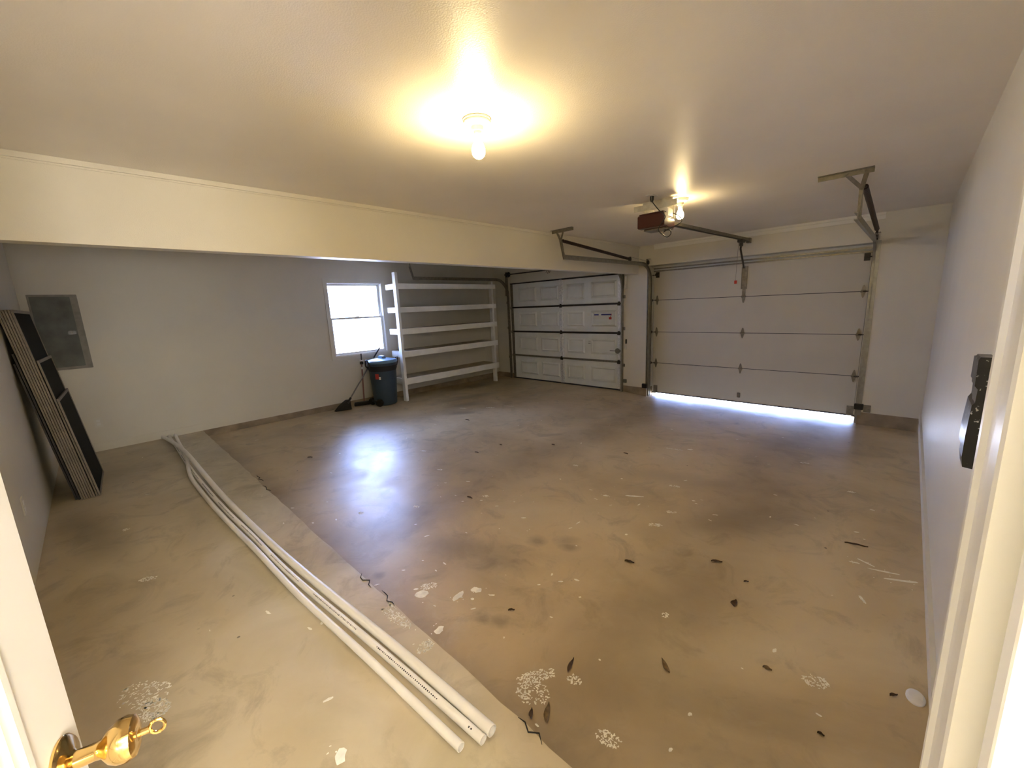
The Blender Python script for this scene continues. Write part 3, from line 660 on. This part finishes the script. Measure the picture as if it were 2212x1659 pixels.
build(MB().bar(h0+Vector((0, 0, zf+.055)), h1+Vector((0, 0, zf+.055)), .05, .03), 'head', 'black', mo, bevel=.008)
build(MB().bar(h0+Vector((0, 0, zf+.022)), h1+Vector((0, 0, zf+.022)), .062, .038), 'bristles', 'rubber', mo, bevel=.006)

# ------------------------------------------------------------------ electrical panel and outlets
ep = thing('electrical_panel', 'grey metal electrical panel on the left wall behind the window screens', 'electrical panel', (XL, -6.745, 1.0))
build(MB().box(XL, XL+.012, -6.932, -6.558, 1.003, 1.838), 'cover', 'panell', ep, bevel=.003)
pd = build(MB().box(XL+.012, XL+.020, -6.915, -6.615, 1.035, 1.815), 'panel_door', 'panelm', ep, bevel=.003)
build(MB().box(XL+.020, XL+.028, -6.690, -6.630, 1.395, 1.435), 'latch', 'black', pd, bevel=.002)
build(MB().box(XL+.028, XL+.031, -6.675, -6.655, 1.408, 1.422), 'latch_tab', 'alu', pd)
def outlet(x, y, z, lab, nrm):
    t = thing('wall_outlet', lab, 'outlet', (x, y, z), group='wall outlets')
    if nrm == 'x':
        build(MB().box(x, x+.006, y-.035, y+.035, z-.057, z+.057), 'cover_plate', 'trim', t, bevel=.002)
        for dz in (-.02, .02): build(MB().box(x+.006, x+.009, y-.016, y+.016, z+dz-.014, z+dz+.014), 'socket', 'whitep', t, bevel=.002)
    else:
        build(MB().box(x-.035, x+.035, y, y+.006, z-.057, z+.057), 'cover_plate', 'trim', t, bevel=.002)
        for dz in (-.02, .02): build(MB().box(x-.016, x+.016, y+.006, y+.009, z+dz-.014, z+dz+.014), 'socket', 'whitep', t, bevel=.002)
outlet(XL, -6.628, .345, 'faint painted outlet on the window wall under the electrical panel', 'x')
outlet(.60, YN, .40, 'white outlet low on the near wall left of the window screens', 'y')

# ------------------------------------------------------------------ stack of window screens
def screen(yb, hgt, wid, label, fm='sframe', x1=-.55, lean=.112, dx=0):
    t = thing('window_screen', label, 'window screen', (x1-wid/2, yb, 0), group='window screens leaning on the near wall')
    yaw = .045
    def P(u, v, d):      # u along width from near edge, v up, d thickness (towards +y)
        c, s = 1/math.sqrt(1+lean*lean), lean/math.sqrt(1+lean*lean)
        return Vector((x1+dx-u, yb - v*s + d*c + u*yaw, v*c + d*s + .001))
    def slab(u0, u1, v0, v1, d0, d1):
        mb = MB(); vs = [mb.bm.verts.new(P(u, v, d)) for v in (v0, v1) for d in (d0, d1) for u in (u0, u1)]
        for f in ((0, 2, 3, 1), (4, 5, 7, 6), (0, 1, 5, 4), (2, 6, 7, 3), (0, 4, 6, 2), (1, 3, 7, 5)): mb.bm.faces.new([vs[i] for i in f])
        return mb
    fwd = .024
    mb = MB()
    for q in ((0, fwd, 0, hgt), (wid-fwd, wid, 0, hgt), (fwd, wid-fwd, 0, fwd), (fwd, wid-fwd, hgt-fwd, hgt)):
        vs = [mb.bm.verts.new(P(u, v, d)) for v in (q[2], q[3]) for d in (0, .0115) for u in (q[0], q[1])]
        for f in ((0, 2, 3, 1), (4, 5, 7, 6), (0, 1, 5, 4), (2, 6, 7, 3), (0, 4, 6, 2), (1, 3, 7, 5)): mb.bm.faces.new([vs[i] for i in f])
    build(mb, 'frame', fm, t)
    build(slab(fwd-.003, wid-fwd+.003, fwd-.003, hgt-fwd+.003, .004, .0075), 'mesh', 'smesh', t)
    return t
screen(-6.832, 1.30, .80, 'rearmost dark window screen of the leaning stack, half hidden', fm='dark', dx=-.03)
screen(-6.850, 1.22, .80, 'dark window screen squeezed between the wall and the rearmost leaning screen', fm='dark', dx=-.05)
labs = ['tall window screen second from the back of the leaning stack', 'tall window screen third from the back of the leaning stack', 'tall window screen fourth from the back of the leaning stack',
        'tall window screen fifth from the back of the leaning stack', 'tall window screen sixth from the back of the leaning stack', 'foremost of the tall window screens, its dark mesh showing at the top']
for k, lb in enumerate(labs): screen(-6.812+.0145*k, 1.645, .82, lb, dx=random.uniform(-.006, .006))
screen(-6.722, 1.235, .80, 'medium-height window screen leaning in front of the tall ones', dx=-.01)
screen(-6.706, .905, .80, 'shortest window screen at the front of the leaning stack', dx=.002)

# ------------------------------------------------------------------ dried paint on the slab
SPLASH = [(3.516, -5.50, .075, .06, .4, .55), (3.48, -5.43, .10, .03, 1.0, .35), (4.46, -3.52, .012, .05, 1.1, .85), (4.54, -3.56, .08, .012, .35, .8),
(4.62, -3.60, .09, .014, .5, .8), (4.41, -3.56, .03, .012, .2, .7), (4.47, -3.93, .012, .035, .5, .75), (4.37, -4.67, .05, .035, .5, .4),
(3.61, -5.335, .035, .025, .3, .55), (2.645, -5.47, .04, .05, .3, .75), (2.62, -5.40, .05, .03, .9, .6), (2.817, -5.341, .03, .045, .3, .8),
(2.854, -5.24, .035, .035, .2, .8), (2.939, -5.56, .03, .03, 0, .7), (2.93, -5.71, .05, .045, .2, .8), (2.80, -5.71, .12, .03, .1, .6), (2.72, -5.66, .06, .03, .3, .6),
(3.06, -5.71, .03, .05, .2, .6), (2.79, -3.74, .03, .016, .7, .7), (2.97, -3.60, .10, .016, .6, .7), (3.31, -3.92, .05, .028, .6, .55), (3.32, -3.66, .04, .022, .6, .6),
(2.76, -2.29, .10, .02, .2, .6), (2.9, -2.2, .05, .015, .3, .5), (-.28, -2.24, .08, .03, .5, .6), (-.62, -2.54, .07, .02, .4, .6), (-.1, -2.0, .10, .03, .3, .4),
(1.445, -5.25, .03, .02, 0, .6), (1.38, -6.53, .05, .025, .9, .6), (3.235, -6.175, .03, .028, .2, .9), (.47, -6.58, .03, .02, .5, .4), (2.38, -6.62, .11, .07, .6, .33),
(2.50, -6.60, .07, .05, .4, .4), (3.85, -5.45, .05, .03, .3, .6), (3.74, -4.72, .02, .02, 0, .6), (3.15, -3.2, .05, .02, .3, .5), (2.2, -3.35, .03, .02, .2, .6),
(1.7, -4.9, .03, .02, .2, .6), (2.0, -4.4, .03, .02, .5, .6), (.6, -4.1, .04, .02, .5, .5), (1.2, -4.3, .03, .02, .5, .5), (4.3, -2.4, .03, .02, .5, .5), (3.9, -1.9, .04, .02, .5, .5)]
rnd = random.Random(11); mb = MB()
def flake(x, y, a, b, ang, n=9):
    z = (0 if y < YJ-.003 else fz(x, y)); ph = rnd.random()*6; c, s = math.cos(ang), math.sin(ang); pts = []
    for i in range(n):
        t = 2*math.pi*i/n; k = 1+.28*math.sin(2*t+ph)+rnd.uniform(-.22, .22)
        u, v = a*k*math.cos(t), b*k*math.sin(t); px, py = x+u*c-v*s, y+u*s+v*c
        if abs(py-YJ) < .004: return
        if (py > YJ) != (y > YJ): py = YJ+(.006 if y > YJ else -.012)
        pts.append((px, py, (0 if py < YJ else fz(px, py))+.0002))
    mb.prism(pts, (0, 0, .0005))
for x, y, a, b, ang, st in SPLASH:
    a *= .95; b *= .95
    if st > .62 and max(a, b) < .06 or min(a, b) < .017:     # solid drip
        flake(x, y, a*.8, b*.8, ang, 12)
        for k in range(4): flake(x+rnd.gauss(0, a*.9), y+rnd.gauss(0, a*.9), .004, .003, rnd.random()*3, 6)
    else:                                                     # speckled scuff, denser at the rim
        n = int(260*a*b/.003*(.35+st*.5)); n = max(14, min(n, 130))
        for k in range(n):
            t = rnd.random()*6.283; q = rnd.random()**.45; u, v = a*q*math.cos(t), b*q*math.sin(t); c, s_ = math.cos(ang), math.sin(ang)
            flake(x+u*c-v*s_, y+u*s_+v*c, rnd.uniform(.002, .008), rnd.uniform(.0015, .004), rnd.random()*3, 6)
for k in range(150):
    x = rnd.uniform(-1.8, 4.5); y = rnd.uniform(-6.6, -.9)
    if rnd.random() < .5: x, y = rnd.gauss(2.9, .8), rnd.gauss(-4.7, .9)
    if x > 4.65 or y < -6.7 or y > -.2: continue
    q = rnd.uniform(.003, .011)
    flake(x, y, q*rnd.uniform(1, 2.2), q*.7, .5+rnd.gauss(0, .5), 8)
tag(build(mb, 'paint_specks', 'paintd'), 'dried white paint specks and splashes scattered over the concrete floor', 'paint specks', kind='stuff')

# ------------------------------------------------------------------ pipes on the slab
def pipe(pts, r, label, marks=None):
    t = thing('pvc_pipe', label, 'pipe', (pts[0][0], pts[0][1], 0), group='white plastic pipes lying on the floor')
    path = smooth_path(pts, 10)
    build(MB().tube(path, r, 20, hollow=.0035), 'tube', 'pvc', t, smooth=True)
    if marks:
        mb = MB(); rnd = random.Random(5)
        L_ = [0]
        for a, b in zip(path, path[1:]): L_.append(L_[-1]+(b-a).length)
        def at(s):
            for i in range(len(L_)-1):
                if L_[i+1] >= s:
                    f = (s-L_[i])/(L_[i+1]-L_[i]); return path[i].lerp(path[i+1], f), (path[i+1]-path[i]).normalized()
            return path[-1], (path[-1]-path[-2]).normalized()
        s = .3
        while s < L_[-1]-.05:
            if (s*1.7) % 1 < .72:
                p, d = at(s); side = Vector((0, 0, 1)).cross(d).normalized(); nrm = (Vector((0, 0, 1))-side*.45).normalized()
                q = p+nrm*(r+.0003); mb.bar(q, q+d*rnd.uniform(.003, .006), rnd.uniform(.003, .006), .0006, nrm)
            s += .011
        build(mb, 'printing', 'ink', t)
    return t
pipe([(-2.372, -6.09, .021), (-1.9, -6.064, .062), (-1.3, -6.032, .09), (-.9, -6.016, .09), (-.4, -5.998, .055), (.4, -5.975, .021), (1.348, -5.940, .021), (2.05, -5.897, .021), (2.967, -5.818, .021), (3.577, -5.777, .021)], .021,
     'thickest white pipe of the three, nearest the slab step, open end showing')
pipe([(-2.372, -6.03, .017), (-1.6, -6.034, .017), (-.9, -6.045, .017), (0, -6.038, .017), (.763, -6.018, .017), (1.35, -5.984, .017), (2.05, -5.951, .017), (2.948, -5.868, .017), (3.574, -5.817, .017)], .0167,
     'middle white pipe of the three, with a line of black print', marks=True)
pipe([(-2.372, -5.965, .017), (-1.8, -5.99, .02), (-1.25, -6.012, .051), (-.8, -6.045, .052), (-.5, -6.074, .036), (-.2, -6.086, .019), (.5, -6.072, .017), (1.1, -6.045, .017), (1.6, -6.015, .017), (2.235, -5.985, .017), (2.921, -5.928, .017), (3.534, -5.884, .017)], .0167,
     'white pipe farthest from the slab step, its near end set back')

for k, (px, py, n, lab) in enumerate([(.086, -5.63, 7, 'wiggly dark crack at the slab step nearest the window wall'), (.42, -5.65, 6, 'second wiggly dark crack along the slab step from the window wall'), (2.33, -5.655, 5, 'short dark crack at the slab step beside the pipes'), (2.56, -5.65, 5, 'curled dark crack at the slab step near the paint splashes'), (3.60, -5.655, 4, 'short dark crack at the slab step by the pipe ends')]):
    rnd = random.Random(20+k); pts = []
    for i in range(n+1): pts.append((px+i*.032, py-.02+rnd.uniform(-.014, .014), .0015))
    tag(build(MB().tube(pts, [.0008]+[.0028]*(n-1)+[.0008], 6), 'trim_%d' % (8+k), 'rubber'), lab, 'crack', kind='structure')

# ------------------------------------------------------------------ house door and its frame
dn = Vector((.276, .961, 0)); F = Vector((3.7315, -6.6305, 0)); dv = Vector((.961, -.276, 0)); DL = .832
d3 = thing('door_3', 'white panelled house door standing open at the lower left with a brass knob', 'door', (F.x+dv.x*DL, F.y+dv.y*DL, 0), kind='structure')
def Q(s, d, z): return F+dv*s+dn*d+Vector((0, 0, z))
def qbox(mb, s0, s1, d0, d1, z0, z1):
    vs = [mb.bm.verts.new(Q(s, d, z)) for z in (z0, z1) for d in (d0, d1) for s in (s0, s1)]
    for f in ((0, 2, 3, 1), (4, 5, 7, 6), (0, 1, 5, 4), (2, 6, 7, 3), (0, 4, 6, 2), (1, 3, 7, 5)): mb.bm.faces.new([vs[i] for i in f])
mb = MB(); qbox(mb, 0, DL, -.040, -.010, .012, 2.03)
cols = [(.098, .365), (.467, .734)]; rows = [(.20, .885), (.975, 1.62), (1.73, 1.93)]
# stiles and rails in front of the core leave the panels recessed
qbox(mb, 0, .098, -.010, 0, .012, 2.03); qbox(mb, .365, .467, -.010, 0, .012, 2.03); qbox(mb, .734, DL, -.010, 0, .012, 2.03)
for z0, z1 in ((.012, .20), (.885, .975), (1.62, 1.73), (1.93, 2.03)):
    for a, b in cols: qbox(mb, a, b, -.010, 0, z0, z1)
build(mb, 'door_leaf', 'white', d3, bevel=.0015, seg=1)
for a, b in cols:
    for z0, z1 in rows:
        mb = MB()
        for k, (i, d) in enumerate(((0, .004), (.012, .0), (.024, -.004))):
            qbox(mb, a+i, b-i, -.010, d, z0+i, z0+i+.012); qbox(mb, a+i, b-i, -.010, d, z1-i-.012, z1-i)
            qbox(mb, a+i, a+i+.012, -.010, d, z0+i+.012, z1-i-.012); qbox(mb, b-i-.012, b-i, -.010, d, z0+i+.012, z1-i-.012)
        qbox(mb, a+.07, b-.07, -.010, -.003, z0+.07, z1-.07)
        build(mb, 'panel_moulding', 'white', d3, bevel=.001, seg=1)
kz = .950; ks = .052
kb = MB().lathe(Q(ks, .0005, kz), [(0, 0), (.033, 0), (.034, .003), (.030, .007), (.015, .010), (.011, .013), (.0105, .032), (.012, .038), (.022, .046), (.0265, .054), (.0275, .062), (.025, .070), (.018, .073), (.008, .073), (.0, .0715)], dn, 36)
kn = build(kb, 'door_knob', 'brass', d3, smooth=True, angle=40)
kb = MB().tube([Q(ks+.0, .074, kz), Q(ks+.0, .086, kz)], .0045, 10)
kk = [Q(ks, .094, kz)+Vector((0, 0, .010*math.sin(a)))+dn*(.008*math.cos(a)) for a in [2*math.pi*i/14 for i in range(15)]]
kb.tube(kk, .0022, 8)
build(kb, 'key', 'brass', kn, smooth=True)
build(MB().lathe(Q(.0, -.02, 1.342), [(0, 0), (.010, 0), (.010, .010), (0, .012)], -dv, 16), 'deadbolt', 'chrome', d3, smooth=True)
mb = MB(); qbox(mb, -.002, .0005, -.034, -.006, .90, 1.0); build(mb, 'latch_plate', 'brass', d3)
# frame of the house doorway
fr3 = thing('trim_5', 'white moulded casing and jamb of the house doorway at the right edge', 'door casing', (4.6, DY1, 0), kind='structure')
def casing(y0, y1, z0=0, z1=2.10):   # y0 = outer edge, y1 = opening side
    s = 1 if y0 > y1 else -1; wd = abs(y0-y1)
    pr_ = [(0, 0), (0, .012), (.005, .0150), (.014, .0150), (.018, .0120), (.030, .0118), (.045, .0130), (.056, .0130), (.060, .0115), (.066, .0145), (wd-.004, .0148), (wd, .0135), (wd, 0)]
    mb = MB().prism([(JX-h, y0-s*a, z0) for a, h in pr_], (0, 0, z1-z0)); return mb
build(casing(-6.118, -6.203), 'casing', 'trim', fr3)
build(casing(YN+.004, -6.905), 'casing', 'trim', fr3)
build(MB().box(JX-.012, JX, -6.99, -6.12, 2.045, 2.10), 'head_casing', 'trim', fr3, bevel=.003)
mb = MB().box(JX-.002, XO+.01, DY1-.018, DY1+.003, 0, 2.05)
build(mb, 'jamb', 'white', fr3, bevel=.001, seg=1)
build(MB().box(JX+.058, JX+.10, DY1-.030, DY1-.018, 0, 2.04), 'door_stop', 'white', fr3, bevel=.002)
build(MB().box(JX+.012, JX+.0155, DY1-.0195, DY1-.017, .0, 2.04), 'weatherstrip', 'stripw', fr3)
build(MB().box(JX-.002, XO+.01, DY0-.003, DY0+.018, 0, 2.05), 'jamb', 'white', fr3, bevel=.001, seg=1)
build(MB().box(JX-.002, XO+.01, DY0+.018, DY1-.018, 2.03, 2.06), 'head_jamb', 'white', fr3)

# hall behind the house door
hx0, hx1, hy0, hy1 = XO, 6.9, -8.3, -5.2
struct(MB().box(hx0, hx1, hy0, hy1, -.15, 0), 'floor_hall', 'wood', 'brown floor of the house hall behind the doorway', 'floor')
struct(MB().box(hx0, hx1, hy0, hy1, 2.44, 2.55), 'ceiling_hall', 'wall', 'ceiling of the house hall behind the doorway', 'ceiling')
mb = MB().box(hx1, hx1+.1, hy0, hy1, 0, 2.44).box(hx0, hx1, hy0-.1, hy0, 0, 2.44).box(hx0, hx1, hy1, hy1+.1, 0, 2.44).box(XO-.05, XO, hy0, YN-WT, 0, 2.44)
struct(mb, 'wall_hall', 'wall', 'walls of the house hall behind the doorway', 'wall')
hl = thing('hall_fill_ceiling_light', 'unseen round ceiling light added in the hall to stand in for house light', 'ceiling light', (5.6, -6.75, 2.44))  # unseen lamp, added to send light onto the jamb and door leaf
build(MB().lathe((5.6, -6.75, 2.44), [(0, 0), (.17, 0), (.17, -.02), (0, -.02)], (0, 0, 1), 32), 'base', 'whitep', hl)
build(MB().lathe((5.6, -6.75, 2.418), [(0, 0), (.16, 0), (.15, -.03), (.11, -.06), (.05, -.078), (0, -.08)], (0, 0, 1), 32), 'shade', 'pot', hl, smooth=True)

fl_ = thing('hall_fill_floor_lamp', 'unseen drum-shaded lamp added in the hall to stand in for house light', 'floor lamp', (6.35, -6.6, 0))  # second unseen lamp, added to brighten beam and ceiling through the doorway
build(MB().lathe((6.35, -6.6, 0), [(0, 0), (.15, 0), (.15, .015), (.02, .025), (0, .025)], (0, 0, 1), 32), 'base', 'dark', fl_, smooth=True)
build(MB().tube([(6.35, -6.6, .02), (6.35, -6.6, 1.25)], .012, 12), 'pole', 'dark', fl_, smooth=True)
build(MB().tube([(6.35, -6.6, 1.22), (6.35, -6.6, 1.56)], [.22, .18], 32), 'lamp_shade', 'shade', fl_, smooth=True)

# ------------------------------------------------------------------ black holder on the right wall
bh = thing('wall_holder', 'black plastic holder with white paint specks on the right wall beside the door casing', 'wall holder', (XR, -4.47, .90))
xn = XR
prof = [(xn, .893), (xn-.031, .897), (xn-.036, .93), (xn-.036, 1.010), (xn-.033, 1.112), (xn-.027, 1.121), (xn-.026, 1.166), (xn-.034, 1.177), (xn-.035, 1.262), (xn-.031, 1.272), (xn, 1.272)]
build(MB().prism([(x, -4.56, z) for x, z in prof], (0, .10, 0)), 'body', 'speck', bh)
prof2 = [(xn, .91), (xn-.018, .915), (xn-.034, .95), (xn-.034, 1.01), (xn-.029, 1.105), (xn-.022, 1.12), (xn-.022, 1.168), (xn-.030, 1.18), (xn-.030, 1.255), (xn, 1.262)]
build(MB().prism([(x, -4.46, z) for x, z in prof2], (0, .095, 0)), 'side_facet', 'black', bh)
tag(build(MB().lathe((4.672, -4.50, fz(4.67, -4.5)), [(0, 0), (.042, 0), (.042, .006), (.030, .014), (0, .016)], (0, 0, 1), 28, sx=1, sy=.7), 'plastic_cap', 'whitep', smooth=True),
    'small round white plastic cap on the floor against the right wall', 'cap')

# ------------------------------------------------------------------ dry leaves
def leaf(x, y, ln, wd, ang, label, m='leaf', curl=.006, up=False):
    z = 0 if up else fz(x, y)
    mb = MB(); n = 8; top = []; bot = []
    for i in range(n+1):
        t = i/n; wv = wd*math.sin(math.pi*min(1, t*1.02))**.8*(1.1-.6*t) if 0 < i < n else wd*.06
        for s in (-1, 0, 1):
            px, py = (t-.5)*ln, s*wv*.5+.12*wd*math.sin(t*5); pz = .0015+curl*(abs(s)*.9+.35*math.sin(t*math.pi*2+1)**2)
            c, s_ = math.cos(ang), math.sin(ang)
            top.append(mb.bm.verts.new((x+px*c-py*s_, y+px*s_+py*c, z+pz+.0012))); bot.append(mb.bm.verts.new((x+px*c-py*s_, y+px*s_+py*c, z+pz)))
    for i in range(n):
        for k in range(2):
            a = i*3+k
            mb.bm.faces.new((top[a], top[a+1], top[a+4], top[a+3])); mb.bm.faces.new((bot[a], bot[a+3], bot[a+4], bot[a+1]))
    o = build(mb, 'dry_leaf', m, smooth=True, angle=80)
    tag(o, label, 'leaf', 'dry leaves scattered on the garage floor')
LV = [(3.56, -5.29, .085, .020, 1.9, 'narrow dark dry leaf on the lower slab right of the pipe ends', 'leaf'),
      (3.873, -5.014, .075, .026, 2.5, 'tan teardrop dry leaf on open floor right of the pipe ends', 'leaf2'),
      (3.621, -5.527, .085, .028, 2.2, 'long brown dry leaf beside the slab step near the pipe ends', 'leaf2'),
      (3.576, -5.573, .045, .020, 2.3, 'short black dry leaf touching the slab step near the pipe ends', 'leaf'),
      (3.981, -4.402, .06, .038, 1.8, 'folded triangular dark leaf in the middle of the right half of floor', 'leaf'),
      (4.399, -3.329, .12, .020, .25, 'longest dark twig-like leaf, toward the right wall', 'leaf'),
      (3.789, -4.089, .065, .026, .6, 'dark wedge-shaped leaf left of the folded triangular one', 'leaf'),
      (3.387, -4.438, .060, .022, .3, 'small dark leaf near the damp floor marks', 'leaf'),
      (3.977, -4.177, .028, .016, .8, 'tiny dark leaf scrap just beyond the folded triangular leaf', 'leaf'),
      (3.122, -5.223, .035, .018, .9, 'tiny black leaf scrap near the white paint splashes', 'leaf'),
      (4.608, -4.546, .035, .016, .9, 'small dark leaf by the round white cap at the right wall', 'leaf'),
      (4.207, -4.737, .035, .024, .3, 'small brown leaf beside the pale round patch', 'leaf2'),
      (-.268, -5.035, .055, .032, .9, 'small dark leaf alone in front of the window reflection', 'leaf'),
      (.007, -2.957, .07, .030, .3, 'dark leaf on the bluish sheen in front of the shelves', 'leaf'),
      (1.124, -3.743, .05, .022, .3, 'small dark leaf near the centre of the floor', 'leaf'),
      (1.628, -3.001, .04, .020, .3, 'tiny dark leaf beyond the centre, toward the garage doors', 'leaf'),
      (1.153, -3.394, .035, .018, .3, 'tiny leaf scrap just behind the centre leaf', 'leaf'),
      (1.923, -4.511, .06, .02, .2, 'thin curled leaf near the middle of the floor', 'leaf'),
      (2.425, -2.744, .05, .02, .2, 'small dark leaf in front of the cream garage door', 'leaf'),
      (4.42, -4.92, .022, .014, .2, 'brown leaf crumb on the floor at the lower right', 'leaf')]
for x, y, ln, wd, an, lb, mm in LV: leaf(x, y, ln, wd, an, lb, mm)
